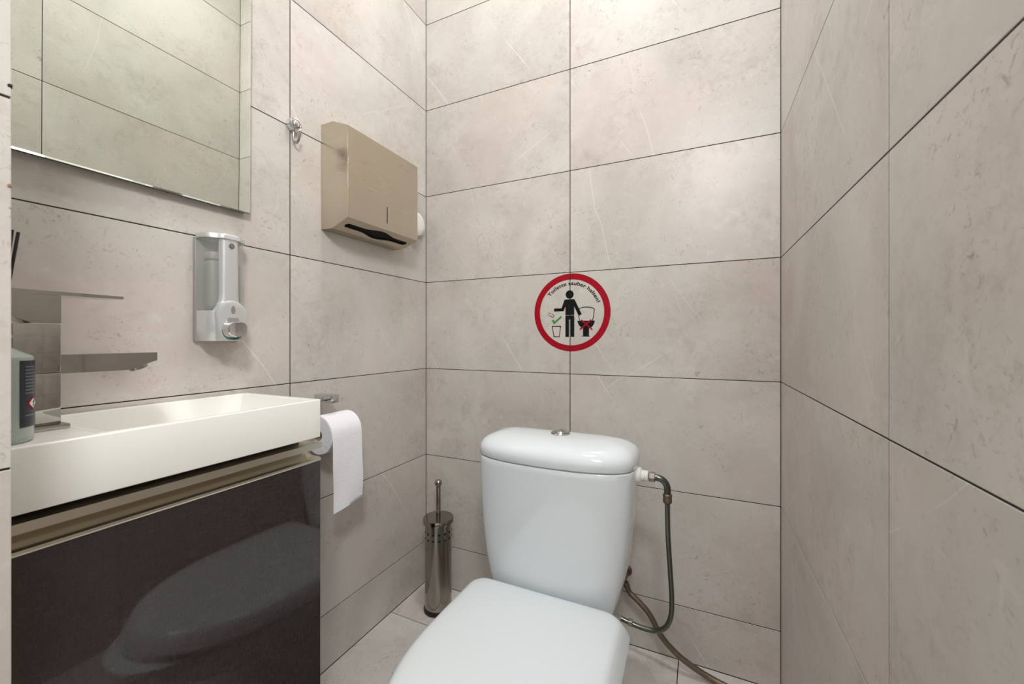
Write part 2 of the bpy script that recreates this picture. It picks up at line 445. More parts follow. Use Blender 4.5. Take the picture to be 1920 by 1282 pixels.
loft(bm, secs); tlid = finish('tank_lid', bm, M['ceramic'], toilet, angle=60); tp.append(tlid)
fb = []
bm = bmesh.new(); lathe(bm, [(0.0235, 0.7585), (0.0235, 0.7612), (0.0215, 0.7630), (0.0195, 0.7630)], (TCX + 0.008, TCY, 0), 'Z', 32)
fb.append(finish('button_ring', bm, M['chrome_dark'], tlid))
for s, a0 in ((-1, 0.30), (1, 0.0)):
    bm = bmesh.new(); cx, cy = TCX + 0.008, TCY
    ring = [(cx + 0.0185 * cos(a), cy + 0.0185 * sin(a)) for a in [s * pi / 2 * -1 + pi * k / 16 for k in range(17)]]
    if s < 0: ring = [(2 * cx - x - 0.0008, y) for x, y in ring]
    else: ring = [(x + 0.0008, y) for x, y in ring]
    def sc(f, z): return [(cx + s * 0.0008 + (x - cx - s * 0.0008) * f, cy + (y - cy) * f, z) for x, y in ring]
    loft(bm, [sc(1, 0.7600), sc(1, 0.7640), sc(0.9, 0.7668), sc(0.6, 0.7688), sc(0.2, 0.7695)])
    fb.append(finish('flush_button', bm, M['chrome'], tlid))
# white threaded inlet on the right-hand side of the tank
IX, IY, IZ = 0.8845, -0.405, 0.684
bm = bmesh.new()
prof = [(0.008, -0.004), (0.0160, -0.004), (0.0175, 0.000), (0.0175, 0.007), (0.0150, 0.009), (0.0115, 0.010)]
for k in range(4): prof += [(0.0125, 0.011 + k * 0.0030), (0.0110, 0.0125 + k * 0.0030)]
prof += [(0.0118, 0.0235), (0.009, 0.0240)]
lathe(bm, prof, (IX, IY, IZ), 'X', 28); inlet = finish('inlet_fitting', bm, M['white_plastic'], toilet); tp.append(inlet)
for o_ in tp + fb: o_.data.transform(SIZE)
rel(toilet, tp)
for f in fb: f.data.transform(Matrix.Translation((-0.650, 0.52, 0)))

# supply pipe with elbow, coming off the tank
pipe = empty('water_supply_pipe', (0.938, -0.255, 0.25), 'grey metal water pipe with elbow leaving the right side of the tank', 'pipe')
pp = []
def hexnut(bm, c, ax, r, h):
    lathe(bm, [(r * 0.86, -h / 2 - 0.0015), (r, -h / 2), (r, h / 2), (r * 0.86, h / 2 + 0.0015)], c, ax, 6)
bm = bmesh.new(); hexnut(bm, (IX + 0.0320, IY, IZ), 'X', 0.0108, 0.010); pp.append(finish('nut', bm, M['chrome_dark'], pipe, angle=20))
ex = 0.948; el = []
for k in range(9):
    a = pi / 2 * k / 8; el.append((ex - 0.022 + 0.022 * sin(a), IY, IZ - 0.022 + 0.022 * cos(a)))
bm = bmesh.new(); tube(bm, [(IX + 0.0375, IY, IZ)] + el + [(ex, IY, 0.650)], 0.0072, 14); pp.append(finish('elbow', bm, M['pipe'], pipe))
bm = bmesh.new(); lathe(bm, [(0.0070, 0.631), (0.0090, 0.633), (0.0097, 0.640), (0.0086, 0.643), (0.0097, 0.646), (0.0097, 0.650), (0.0078, 0.652)], (ex, IY, 0), 'Z', 20)
pp.append(finish('compression_nut', bm, M['brown_pipe'], pipe))
path = smooth_path([(ex, IY, 0.630), (ex + 0.001, IY + 0.003, 0.56), (ex + 0.005, IY + 0.010, 0.48), (ex + 0.008, IY + 0.012, 0.42), (ex + 0.006, IY + 0.014, 0.378), (ex - 0.005, IY + 0.015, 0.350), (ex - 0.026, IY + 0.015, 0.336),
                    (ex - 0.052, IY + 0.015, 0.334), (ex - 0.078, IY + 0.015, 0.337), (ex - 0.102, IY + 0.015, 0.342)], 7)
bm = bmesh.new(); tube(bm, path, 0.0054, 14); pp.append(finish('pipe', bm, M['pipe'], pipe))
bm = bmesh.new(); lathe(bm, [(0.0058, 0.0), (0.0078, 0.001), (0.0078, 0.010), (0.0058, 0.011)], (0.862, IY + 0.015, 0.3385), 'X', 18); pp.append(finish('compression_nut', bm, M['chrome_dark'], pipe))
for o_ in pp: o_.data.transform(SIZE)
rel(pipe, pp)

# shut-off valve on the back wall behind the tank
VX, VZ = 0.797, 0.238
valve = empty('shutoff_valve', (VX, 0, VZ), 'small bronzed shut-off valve on the back wall behind the tank', 'valve')
vp = []
bm = bmesh.new(); lathe(bm, [(0.018, -0.0004), (0.018, -0.003), (0.012, -0.008)], (VX, 0, VZ), 'Y', 24); vp.append(finish('rosette', bm, M['brown_pipe'], valve))
bm = bmesh.new(); tube(bm, [(VX, -0.006, VZ), (VX, -0.055, VZ)], 0.009, 14); tube(bm, [(VX, -0.048, VZ + 0.018), (VX, -0.048, VZ - 0.004)], 0.008, 14)
vp.append(finish('valve_body', bm, M['brown_pipe'], valve))
bm = bmesh.new(); box(bm, (VX - 0.004, -0.060, VZ + 0.018), (VX + 0.004, -0.036, VZ + 0.040), 0.002); vp.append(finish('handle', bm, M['chrome_dark'], valve))
rel(valve, vp)
hose = empty('braided_hose', (1.05, -0.05, 0), 'braided steel hose sagging from the valve to the floor', 'hose')
hp = []
h0 = Vector((VX + 0.004, -0.049, VZ - 0.012)); h1 = Vector((VX + 0.018, -0.051, VZ - 0.040))
bm = bmesh.new(); tube(bm, [h0, h0.lerp(h1, 0.45), h0.lerp(h1, 0.5), h1], [0.0095, 0.0095, 0.0078, 0.0078], 14); hp.append(finish('hose_fitting', bm, M['brown_pipe'], hose))
hp_path = smooth_path([h1, (0.870, -0.055, 0.155), (0.906, -0.057, 0.098), (0.950, -0.058, 0.058), (1.000, -0.057, 0.031), (1.045, -0.055, 0.014), (1.090, -0.060, 0.0075), (1.14, -0.075, 0.0088), (1.18, -0.11, 0.0088), (1.195, -0.18, 0.0088), (1.198, -0.30, 0.0088)], 7)
bm = bmesh.new(); tube(bm, hp_path, 0.0084, 14); hp.append(finish('hose', bm, M['braid'], hose))
rel(hose, hp)

# ------------------------------------------------------------------ washbasin, cabinet
BF, BY0, BY1, BZ0, BZ1 = 0.260, -1.1935, -0.7195, 0.7745, 0.857
bm = bmesh.new()
xs = [0.0012, 0.0115, 0.018, 0.238, 0.2465, BF]
ys = [BY0, -1.075, -1.068, -0.985, -0.95, -0.744, -0.737, BY1]
def bz(i, j):
    if i in (0, 1, 4, 5) or j in (0, 1, 6, 7): return BZ1
    return {2: BZ1 - 0.004, 3: BZ1 - 0.040, 4: BZ1 - 0.050, 5: BZ1 - 0.050}[j]
top = [[bm.verts.new((x, y, bz(i, j))) for j, y in enumerate(ys)] for i, x in enumerate(xs)]
bot = [[bm.verts.new((x, y, BZ0)) for j, y in enumerate(ys)] for i, x in enumerate(xs)]
for i in range(len(xs) - 1):
    for j in range(len(ys) - 1):
        bm.faces.new((top[i][j], top[i + 1][j], top[i + 1][j + 1], top[i][j + 1]))
        bm.faces.new((bot[i][j], bot[i][j + 1], bot[i + 1][j + 1], bot[i + 1][j]))
for i in range(len(xs) - 1):
    for j in (0, len(ys) - 1): bm.faces.new((top[i][j], top[i + 1][j], bot[i + 1][j], bot[i][j]))
for j in range(len(ys) - 1):
    for i in (0, len(xs) - 1): bm.faces.new((top[i][j], top[i][j + 1], bot[i][j + 1], bot[i][j]))
bmesh.ops.recalc_face_normals(bm, faces=bm.faces[:])
es = [e for e in bm.edges if len(e.link_faces) == 2 and e.calc_face_angle() > 0.5]
bmesh.ops.bevel(bm, geom=es, offset=0.0022, segments=3, profile=0.5, affect='EDGES', clamp_overlap=True)
basin = empty('washbasin', (0.13, -0.957, BZ0), 'shallow white rectangular washbasin on the dark cabinet', 'washbasin')
bp = [finish('bowl', bm, M['basin'], basin, angle=40)]
bm = bmesh.new(); lathe(bm, [(0.020, BZ1 - 0.0498), (0.020, BZ1 - 0.0478), (0.016, BZ1 - 0.0468), (0.006, BZ1 - 0.0468)], (0.13, -0.86, 0), 'Z', 24)
bp.append(finish('drain', bm, M['chrome'], basin)); rel(basin, bp)

cab = empty('vanity_cabinet', (0.13, -0.957, 0.16), 'dark brown linen-look vanity cabinet hung under the white basin', 'cabinet')
cp = []
bm = bmesh.new(); box(bm, (0.0012, BY0, 0.16), (0.205, BY1, 0.752)); box(bm, (0.0012, BY0 + 0.002, 0.752), (0.195, BY1 - 0.004, 0.7735))
cp.append(finish('body', bm, M['carcass'], cab, smooth=False))
bm = bmesh.new(); box(bm, (0.2395, BY0 + 0.001, 0.163), (0.2590, BY1, 0.7235), 0.0008)
drawer = finish('drawer_front', bm, M['panel'], cab, smooth=False); cp.append(drawer)
# aluminium grip profile: an upper lip, a hollow and a lower lip
pr = [(0.2605, 0.7240), (0.2615, 0.7265), (0.2608, 0.7298), (0.2565, 0.7312), (0.2475, 0.7308), (0.2250, 0.7316), (0.2165, 0.7360), (0.2165, 0.7455),
      (0.2200, 0.7500), (0.2300, 0.7515), (0.2628, 0.7515), (0.2628, 0.7640), (0.2612, 0.7640), (0.2600, 0.7625), (0.2130, 0.7625), (0.2130, 0.7240)]
bm = bmesh.new(); prism(bm, pr, 'Y', BY0 + 0.001, BY1)
grip = finish('grip_profile', bm, M['alu'], drawer, angle=50)
YAW = Matrix.Translation((0.262, BY1, 0)) @ Matrix.Rotation(-0.008, 4, 'Z') @ Matrix.Translation((-0.262, -BY1, 0))
drawer.data.transform(YAW); grip.data.transform(YAW)      # the drawer stands a touch askew
rel(cab, cp); grip.data.transform(Matrix.Translation((-0.13, 0.957, -0.16)))

# ------------------------------------------------------------------ tap
FX, FY = 0.1315, -1.1060
tap = empty('basin_tap', (FX, FY, BZ1), 'square chrome mixer tap with flat lever on the washbasin', 'tap')
fp = []
bm = bmesh.new(); box(bm, (FX - 0.032, FY - 0.032, BZ1), (FX + 0.032, FY + 0.031, BZ1 + 0.007), 0.0015); fp.append(finish('base_plate', bm, M['tap_chrome'], tap))
bm = bmesh.new(); box(bm, (FX - 0.0235, FY - 0.0235, BZ1 + 0.007), (FX + 0.0235, FY + 0.0235, 0.9395), 0.0012); fp.append(finish('lower_body', bm, M['tap_chrome'], tap))
bm = bmesh.new(); box(bm, (FX - 0.0235, FY - 0.0235, 0.9400), (FX + 0.0235, FY + 0.0235, 1.0105), 0.0012); fp.append(finish('upper_body', bm, M['tap_chrome'], tap))
bm = bmesh.new()
prism(bm, [(FY - 0.0235, 1.0215), (FY - 0.006, 1.0118), (FY + 0.0235, 1.0118), (FY + 0.0235, 1.0530), (FY - 0.0235, 1.0530)], 'X', FX - 0.0235, FX + 0.0235)
lev = finish('lever_block', bm, M['tap_chrome'], tap, angle=20); fp.append(lev)
bm = bmesh.new()
prism(bm, [(FY - 0.0235, 1.0530), (FY + 0.094, 1.0536), (FY + 0.0945, 1.0545), (FY + 0.0945, 1.0580), (FY - 0.0235, 1.0592)], 'X', FX - 0.0235, FX + 0.0235)
fp.append(finish('lever', bm, M['tap_chrome'], tap, angle=20))
bm = bmesh.new()
y0 = FY + 0.0235
prism(bm, [(y0, 0.9375), (y0 + 0.080, 0.9375), (y0 + 0.118, 0.9520), (y0 + 0.118, 0.9655), (y0, 0.9655)], 'X', FX - 0.020, FX + 0.020)
sp = finish('spout', bm, M['tap_chrome'], tap, angle=20); fp.append(sp)
bm = bmesh.new(); lathe(bm, [(0.0125, 0.006), (0.0125, -0.0045), (0.0105, -0.006), (0.008, -0.006)], (0, 0, 0), 'Z', 24)
bm.transform(Matrix.Translation((FX, y0 + 0.099, 0.9425)) @ Matrix.Rotation(radians(21), 4, 'X')); aer = finish('aerator', bm, M['chrome_dark'], sp)
rel(tap, fp); aer.data.transform(Matrix.Translation((-FX, -FY, -BZ1)))

# ------------------------------------------------------------------ reed diffuser beside the tap
RX, RY = 0.207, -1.157
dif = empty('reed_diffuser', (RX, RY, BZ1), 'glass reed diffuser with dark label and black sticks beside the tap', 'diffuser')
dp = []
bm = bmesh.new(); lathe(bm, [(0.030, 0.0), (0.033, 0.003), (0.033, 0.1085), (0.0315, 0.1105), (0.016, 0.1195), (0.013, 0.122), (0.013, 0.134), (0.015, 0.134), (0.015, 0.137), (0.010, 0.137)], (RX, RY, BZ1), 'Z', 36)
bot_ = finish('bottle', bm, M['bottle_glass'], dif); dp.append(bot_)
def wrap(bm, r, a0, a1, z0, z1, n=24):
    pts0 = [(RX + r * cos(a0 + (a1 - a0) * k / n), RY + r * sin(a0 + (a1 - a0) * k / n)) for k in range(n + 1)]
    rr_ = r + 0.0003
    pts1 = [(RX + rr_ * cos(a1 + (a0 - a1) * k / n), RY + rr_ * sin(a1 + (a0 - a1) * k / n)) for k in range(n + 1)]
    prism(bm, pts0 + pts1, 'Z', BZ1 + z0, BZ1 + z1)
bm = bmesh.new(); wrap(bm, 0.0333, radians(24), radians(210), 0.020, 0.1045); lab = finish('label', bm, M['label'], dif); dp.append(lab)
sub = []
for k in range(10):
    bm = bmesh.new(); z0 = 0.096 - k * 0.0042 if k < 9 else 0.034
    wrap(bm, 0.0337, radians(34), radians(34 + random.uniform(24, 34)), z0, z0 + 0.0014, 8)
    sub.append(finish('print_line', bm, M['label_text'], lab))
def diamond(name, m, s, r):
    bm = bmesh.new(); a = radians(52); z = BZ1 + 0.0495
    pts = [(0, -s), (s, 0), (0, s), (-s, 0)]
    def P_(q, rad): return (RX + rad * cos(a + q[0] / 0.034), RY + rad * sin(a + q[0] / 0.034), z + q[1])
    loft(bm, [[P_(q, r) for q in pts], [P_(q, r + 0.0003) for q in pts]]); sub.append(finish(name, bm, m, lab, smooth=False))
diamond('hazard_border', M['red'], 0.0088, 0.0338); diamond('hazard_mark', M['white_print'], 0.0062, 0.0342)
bm = bmesh.new()
for z0, z1 in ((0.0495 - 0.0006, 0.0495 + 0.0036), (0.0495 - 0.0034, 0.0495 - 0.0018)): wrap(bm, 0.0347, radians(51), radians(53.2), z0, z1, 2)
sub.append(finish('hazard_sign', bm, M['ink'], lab, smooth=False))
for tx_, ty_, tz_ in ((0.200, -1.1352, 1.1290), (0.199, -1.1402, 1.1312), (0.218, -1.176, 1.131), (0.222, -1.150, 1.12), (0.196, -1.165, 1.125)):
    bm = bmesh.new(); tube(bm, [(RX + (RX - tx_) * 0.15, RY + (RY - ty_) * 0.5, BZ1 + 0.008), (tx_, ty_, tz_)], 0.0017, 10); dp.append(finish('reed', bm, M['black'], dif))
rel(dif, dp)
for s_ in sub: s_.data.transform(Matrix.Translation((-RX, -RY, -BZ1)))

# ------------------------------------------------------------------ mirror
MX = 0.022; MY0, MY1, MZ0, MZ1 = -1.185, -0.7205, 1.2920, 2.02
mir = empty('wall_mirror', (0, (MY0 + MY1) / 2, MZ0), 'frameless rectangular mirror on the left wall above the basin', 'mirror')
mparts = []
bm = bmesh.new(); box(bm, (0.0008, MY0 + 0.004, MZ0 + 0.003), (MX - 0.005, MY1 - 0.006, MZ1 - 0.003)); mparts.append(finish('backing', bm, mat('mirror_back', (92, 84, 76), 0.5), mir, smooth=False))
bm = bmesh.new(); box(bm, (MX - 0.005, MY0, MZ0), (MX, MY1, MZ1)); 
es = [e for e in bm.edges if all(abs(v.co.x - MX) < 1e-6 for v in e.verts)]
bmesh.ops.bevel(bm, geom=es, offset=0.0022, segments=1, profile=0.5, affect='EDGES')
mparts.append(finish('mirror_glass', bm, M['mirror'], mir, smooth=False))
rel(mir, mparts)
mir.rotation_euler = (0, 0.0065, 0.0105)

# ------------------------------------------------------------------ soap dispenser
SY, SZ0, SZ1 = -0.788, 0.983, 1.222
soap = empty('soap_dispenser', (0, SY, SZ0), 'silver soap dispenser with clear window on the wall beside the mirror', 'soap dispenser')
sq = []
def Ys(*p): return [(x, SY + u) for x, u in p]
bm = bmesh.new(); box(bm, (0.0008, SY - 0.047, SZ0), (0.010, SY + 0.047, 1.213), 0.002); sq.append(finish('back_plate', bm, M['silver_dark'], soap))
# inner soap container and clear cover
bm = bmesh.new(); box(bm, (0.011, SY - 0.034, 1.055), (0.043, SY + 0.034, 1.165), 0.010, 3); sq.append(finish('soap_container', bm, M['soap'], soap))
bm = bmesh.new(); box(bm, (0.0112, SY - 0.030, 1.1652), (0.0400, SY + 0.030, 1.182), 0.003); sq.append(finish('container_cap', bm, M['silver_dark'], soap))
def cover_plan(i, y_half=0.045, d=0.052):
    pts = []
    for k in range(25):
        a = -pi / 2 + pi * k / 24
        pts.append((0.010 + (d - 0.010 - i) * max(cos(a), 0) ** 0.55, SY + (y_half - i) * (abs(sin(a)) ** 0.75) * (1 if sin(a) > 0 else -1)))
    return pts
bm = bmesh.new(); outer = cover_plan(0); inner = cover_plan(0.0018)[::-1]
prism(bm, outer + inner, 'Z', 1.052, 1.211); sq.append(finish('clear_cover', bm, M['glass'], soap, angle=40))
# silver top cap, follows the cover and bulges over the centre column
def cap_plan(off=0.0):
    base = cover_plan(-0.0012 - off); out = []
    for x, y in base:
        u = abs(y - SY); out.append((x + (0.0085 if u < 0.019 else 0.0085 * max(0, 1 - (u - 0.019) / 0.006)) * (1 if x > 0.03 else 0), y))
    return out
bm = bmesh.new(); loft(bm, [[(x, y, 1.2105) for x, y in cap_plan()], [(x, y, 1.2185) for x, y in cap_plan()], [(x * 0.97, SY + (y - SY) * 0.985, 1.2215) for x, y in cap_plan()]])
sq.append(finish('top_cap', bm, M['silver'], soap, angle=40))
# centre column
bm = bmesh.new()
def colplan(hw, d, x0=0.046):
    return [(x0, SY - hw)] + [(x0 + (d - x0) * (sin(pi * k / 14) ** 0.6), SY - hw * cos(pi * k / 14)) for k in range(1, 14)] + [(x0, SY + hw)]
loft(bm, [[(x, y, z) for x, y in colplan(h, 0.060)] for z, h in ((1.052, 0.031), (1.062, 0.025), (1.074, 0.0205), (1.09, 0.0195), (1.2105, 0.0195))])
cc = finish('centre_column', bm, M['silver'], soap, angle=50); sq.append(cc)
bm = bmesh.new(); lathe(bm, [(0.0062, 0.0), (0.0062, 0.0012), (0.0050, 0.0012), (0.0050, 0.0004), (0.0036, 0.0004), (0.0036, 0.0014), (0.001, 0.0018)], (0.0597, SY, 1.196), 'X', 24)
lock = finish('lock', bm, M['chrome_dark'], cc); 
# lower housing with arched top
bm = bmesh.new()
def low(hw, d):
    return [(0.0100, SY - hw)] + [(0.010 + (d - 0.010) * (sin(pi * k / 18) ** 0.45), SY - hw * cos(pi * k / 18)) for k in range(1, 18)] + [(0.0100, SY + hw)]
loft(bm, [[(x, y, z) for x, y in low(h, d)] for z, h, d in ((SZ0 + 0.001, 0.040, 0.048), (SZ0 + 0.012, 0.0425, 0.055), (1.005, 0.0445, 0.060), (1.030, 0.0450, 0.062), (1.051, 0.0450, 0.0615))])
lh = finish('lower_housing', bm, M['silver'], soap, angle=45); sq.append(lh)
bm = bmesh.new()
def arch_p(k):
    p = [(SY + (0.0325 - k) * cos(pi * q / 20), 1.0425 + (0.0315 - k) * sin(pi * q / 20)) for q in range(21)]
    return p + [(SY - 0.0300 + k, 1.010), (SY - 0.0255 + k, SZ0 + 0.001 + k), (SY + 0.0255 - k, SZ0 + 0.001 + k), (SY + 0.0300 - k, 1.010)]
loft(bm, [[(x, y, z) for y, z in arch_p(k)] for x, k in ((0.048, 0.0), (0.0615, 0.0), (0.0640, 0.0015), (0.0652, 0.005), (0.0656, 0.012))])
arch = finish('arch_plate', bm, M['silver'], soap, angle=30); sq.append(arch)
bm = bmesh.new(); prism(bm, [(SY + 0.0045 * sin(2 * pi * k / 20), 1.053 + 0.0085 * cos(2 * pi * k / 20) + (0.002 if k == 0 else 0)) for k in range(20)], 'X', 0.0640, 0.0662)
drop = finish('drop_window', bm, mat('drop_grey', (140, 138, 128), 0.3), arch)
bm = bmesh.new(); prism(bm, [(SY - 0.0135, 1.0275), (SY + 0.0135, 1.0275), (SY + 0.0105, 1.0355), (SY - 0.0105, 1.0355)], 'X', 0.0640, 0.0662)
plate = finish('name_plate', bm, M['silver_dark'], arch, smooth=False)
bm = bmesh.new(); lathe(bm, [(0.0175, 0.060), (0.0185, 0.068), (0.0165, 0.0705)], (0, SY, 1.0050), 'X', 24)
for v in bm.verts: v.co.y = SY + (v.co.y - SY) * 1.25
sq.append(finish('valve_seat', bm, M['green_tank'], soap))
bm = bmesh.new()
def btn(f, x, k=1.0): return [(x, SY + f * 0.0235 * (abs(cos(a)) ** 0.8) * (1 if cos(a) > 0 else -1), 1.0095 + f * 0.0195 * (abs(sin(a)) ** 0.75) * (1 if sin(a) > 0 else -1)) for a in [2 * pi * k_ / 32 for k_ in range(32)]]
loft(bm, [btn(0.80, 0.062), btn(1.0, 0.069), btn(0.98, 0.072), btn(0.88, 0.083), btn(0.82, 0.0845), btn(0.6, 0.0835), btn(0.2, 0.0828)])
sq.append(finish('push_button', bm, M['chrome'], soap, angle=25))
rel(soap, sq)
for o_ in (lock, drop, plate): o_.data.transform(Matrix.Translation((0, -SY, -SZ0)))

# ------------------------------------------------------------------ paper towel dispenser
TY0, TY1 = -0.5030, -0.1930
tow = empty('towel_dispenser', (0, -0.348, 1.31), 'brushed steel paper towel dispenser on the left wall', 'dispenser')
tw = []
prof = [(0.0008, 1.310), (0.045, 1.310), (0.108, 1.3345), (0.108, 1.5950), (0.047, 1.6190), (0.0008, 1.6190)]
import copy
bm = bmesh.new()
# walls of the box; the slanted underside is built as strips round the lens-shaped mouth
v0 = [bm.verts.new((x, TY0, z)) for x, z in prof]; v1 = [bm.verts.new((x, TY1, z)) for x, z in prof]
bm.faces.new(v0); bm.faces.new(v1[::-1])
n = len(prof)
for i in range(n):
    if i == 1: continue
    bm.faces.new((v0[i], v1[i], v1[(i + 1) % n], v0[(i + 1) % n]))
A, Bv = Vector((0.045, 1.310)), Vector((0.108, 1.3345))
def under(s, y): q = A.lerp(Bv, s); return (q.x, y, q.y)
NM = 40; yc = (TY0 + TY1) / 2; hl = 0.135
lo_, hi_ = [], []
for k in range(NM + 1):
    q = -1 + 2 * k / NM
    wdt = 0.15 + 0.19 * (0.5 + 0.5 * cos(pi * min(1, abs(q) / 0.52)))
    if abs(q) > 0.93: wdt *= sqrt(max(0.0, 1 - ((abs(q) - 0.93) / 0.07) ** 2)) + 0.02
    lo_.append((q, 0.46 - wdt)); hi_.append((q, 0.46 + wdt))
lov = [bm.verts.new(under(s, yc + q * hl)) for q, s in lo_]; hiv = [bm.verts.new(under(s, yc + q * hl)) for q, s in hi_]
e0 = [bm.verts.new(under(0, yc + q * hl)) for q, s in lo_]; e1 = [bm.verts.new(under(1, yc + q * hl)) for q, s in hi_]
for k in range(NM):
    bm.faces.new((e0[k], e0[k + 1], lov[k + 1], lov[k])); bm.faces.new((hiv[k], hiv[k + 1], e1[k + 1], e1[k]))
bm.faces.new((v0[1], e0[0], lov[0], hiv[0], e1[0], v0[2])); bm.faces.new((v1[1], v1[2], e1[-1], hiv[-1], lov[-1], e0[-1]))
# inner lip so that the mouth has depth
inl = [bm.verts.new((v.co.x - 0.002, v.co.y, v.co.z + 0.005)) for v in lov]; inh = [bm.verts.new((v.co.x - 0.002, v.co.y, v.co.z + 0.005)) for v in hiv]
for k in range(NM):
    bm.faces.new((lov[k], lov[k + 1], inl[k + 1], inl[k])); bm.faces.new((hiv[k], inh[k], inh[k + 1], hiv[k + 1]))
bmesh.ops.remove_doubles(bm, verts=bm.verts[:], dist=0.00005)
tb = finish('housing', bm, M['steel'], tow, angle=15); tw.append(tb)
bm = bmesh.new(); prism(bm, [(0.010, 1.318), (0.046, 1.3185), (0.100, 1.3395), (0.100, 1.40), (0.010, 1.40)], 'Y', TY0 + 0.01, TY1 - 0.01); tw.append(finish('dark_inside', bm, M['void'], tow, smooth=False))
bm = bmesh.new(); prism(bm, [(-0.3450 - 0.0017, 1.357), (-0.3450 + 0.0017, 1.357), (-0.3450 + 0.0017, 1.4075), (-0.3450, 1.4090), (-0.3450 - 0.0017, 1.4075)], 'X', 0.1070, 0.1084)
tw.append(finish('level_slot', bm, M['void'], tow, smooth=False))
bm = bmesh.new(); lathe(bm, [(0.008, 1.617), (0.008, 1.630), (0.006, 1.634)], (0.028, -0.352, 0), 'Z', 18); tw.append(finish('lock_knob', bm, M['tan_plastic'], tow))
bm = bmesh.new(); box(bm, (0.1068, TY0 + 0.0002, 1.3347), (0.1083, TY0 + 0.0016, 1.5948)); tw.append(finish('edge_fold', bm, M['steel_polished'], tow, smooth=False))
rel(tow, tw)

# round white disc behind the towel dispenser
disc = empty('wall_disc', (0, -0.080, 1.434), 'round white plastic disc on the wall behind the towel dispenser', 'disc')
bm = bmesh.new(); lathe(bm, [(0.038, 0.0005), (0.040, 0.004), (0.040, 0.010)], (0, 0, 0), 'X', 40); finish('base_ring', bm, M['silver_dark'], disc)
bm = bmesh.new(); lathe(bm, [(0.044, 0.010), (0.046, 0.013), (0.045, 0.020), (0.040, 0.0245), (0.025, 0.027), (0.008, 0.028)], (0, 0, 0), 'X', 40); finish('dome', bm, M['white_plastic'], disc)

# ------------------------------------------------------------------ coat hook on the tile crossing
hk = empty('wall_hook', (0, -0.597, 1.571), 'small chrome wall hook with round base on the tile crossing', 'hook')
bm = bmesh.new(); lathe(bm, [(0.0165, 0.0005), (0.0185, 0.003), (0.0185, 0.015), (0.0172, 0.0175), (0.0135, 0.0185), (0.0125, 0.0175)], (0, 0, 0), 'X', 36); finish('base', bm, M['chrome'], hk)
bm = bmesh.new(); lathe(bm, [(0.0122, 0.0168), (0.0115, 0.0195), (0.0085, 0.0228), (0.004, 0.0245), (0.001, 0.0248)], (0, 0, 0), 'X', 36); finish('cap', bm, M['chrome'], hk)
bm = bmesh.new()
tube(bm, smooth_path([(0.007, 0, -0.014), (0.007, 0, -0.034), (0.0095, 0, -0.0445), (0.017, 0, -0.0505), (0.0255, 0, -0.0455), (0.0305, 0, -0.034), (0.0335, 0, -0.0215)], 6), 0.0031, 12); finish('hook', bm, M['chrome_dark'], hk)

# ------------------------------------------------------------------ toilet paper holder + roll
ph = empty('paper_holder', (0, -0.5125, 0.817), 'square chrome toilet paper holder on the left wall', 'paper holder')
hq = []
bm = bmesh.new(); box(bm, (0.0006, -0.527, 0.8055), (0.068, -0.498, 0.8285), 0.0008); hq.append(finish('post', bm, M['chrome'], ph))
bm = bmesh.new(); box(bm, (0.040, -0.580, 0.812), (0.052, -0.527, 0.822), 0.0006); box(bm, (0.040, -0.580, 0.722), (0.052, -0.571, 0.813), 0.0006); hq.append(finish('arm', bm, M['chrome'], ph))
bm = bmesh.new(); tube(bm, [(0.046, -0.572, 0.7270), (0.046, -0.436, 0.7270), (0.046, -0.4325, 0.7280), (0.046, -0.431, 0.733), (0.046, -0.431, 0.757)], 0.0045, 12); hq.append(finish('rod', bm, M['chrome_dark'], ph))
rel(ph, hq)
RC = (0.046, 0.7185); RR = 0.0540; RY0, RY1 = -0.551, -0.447
roll = empty('toilet_roll', (RC[0], (RY0 + RY1) / 2, RC[1]), 'white embossed toilet roll with a sheet hanging down', 'toilet roll')
rq = []
bm = bmesh.new(); secs = []
for r, y in ((0.0155, RY0), (RR - 0.001, RY0), (RR, RY0 + 0.001), (RR, RY1 - 0.001), (RR - 0.001, RY1), (0.0155, RY1), (0.0155, RY0)):
    secs.append([(RC[0] + r * cos(2 * pi * k / 40), y, RC[1] + r * sin(2 * pi * k / 40)) for k in range(40)])
loft(bm, secs, False, False); bmesh.ops.remove_doubles(bm, verts=bm.verts[:], dist=1e-6); rq.append(finish('roll', bm, M['paper'], roll))
bm = bmesh.new(); secs = []
for r, y in ((0.0140, RY0), (0.0153, RY0), (0.0153, RY1), (0.0140, RY1), (0.0140, RY0)):
    secs.append([(RC[0] + r * cos(2 * pi * k / 32), y, RC[1] + r * sin(2 * pi * k / 32)) for k in range(32)])
loft(bm, secs, False, False); bmesh.ops.remove_doubles(bm, verts=bm.verts[:], dist=1e-6); rq.append(finish('core', bm, M['cardboard'], roll))
# hanging sheet: wraps over the top of the roll, then hangs with a slight wave
bm = bmesh.new(); path = []
for k in range(13):
    a = radians(110 - 100 * k / 12); path.append((RC[0] + (RR + 0.0006) * cos(a), RC[1] + (RR + 0.0006) * sin(a), 0))
for k in range(1, 22):
    q = k / 21; path.append((RC[0] + RR + 0.0006 + 0.0025 * sin(q * 3.0) - 0.004 * q, 0, q))
rows = []
NY = 14
for x, z, q in path:
    row = []
    for j in range(NY + 1):
        w = j / NY
        y = RY0 + (RY1 - RY0) * w + 0.010 * q * (0.7 + 0.3 * w) + 0.0012 * sin(9 * q + 1) * (1 if w in (0, 1) else 0)
        zz = z if q == 0 else (RC[1] + 0.007) + ((0.505 + 0.012 * w) - (RC[1] + 0.007)) * q
        xx = x + (0.0016 * sin(5 * w + 6 * q) * q) + (0.008 * max(0, q - 0.8) * (1 - w))
        row.append(bm.verts.new((xx, y, zz)))
    rows.append(row)
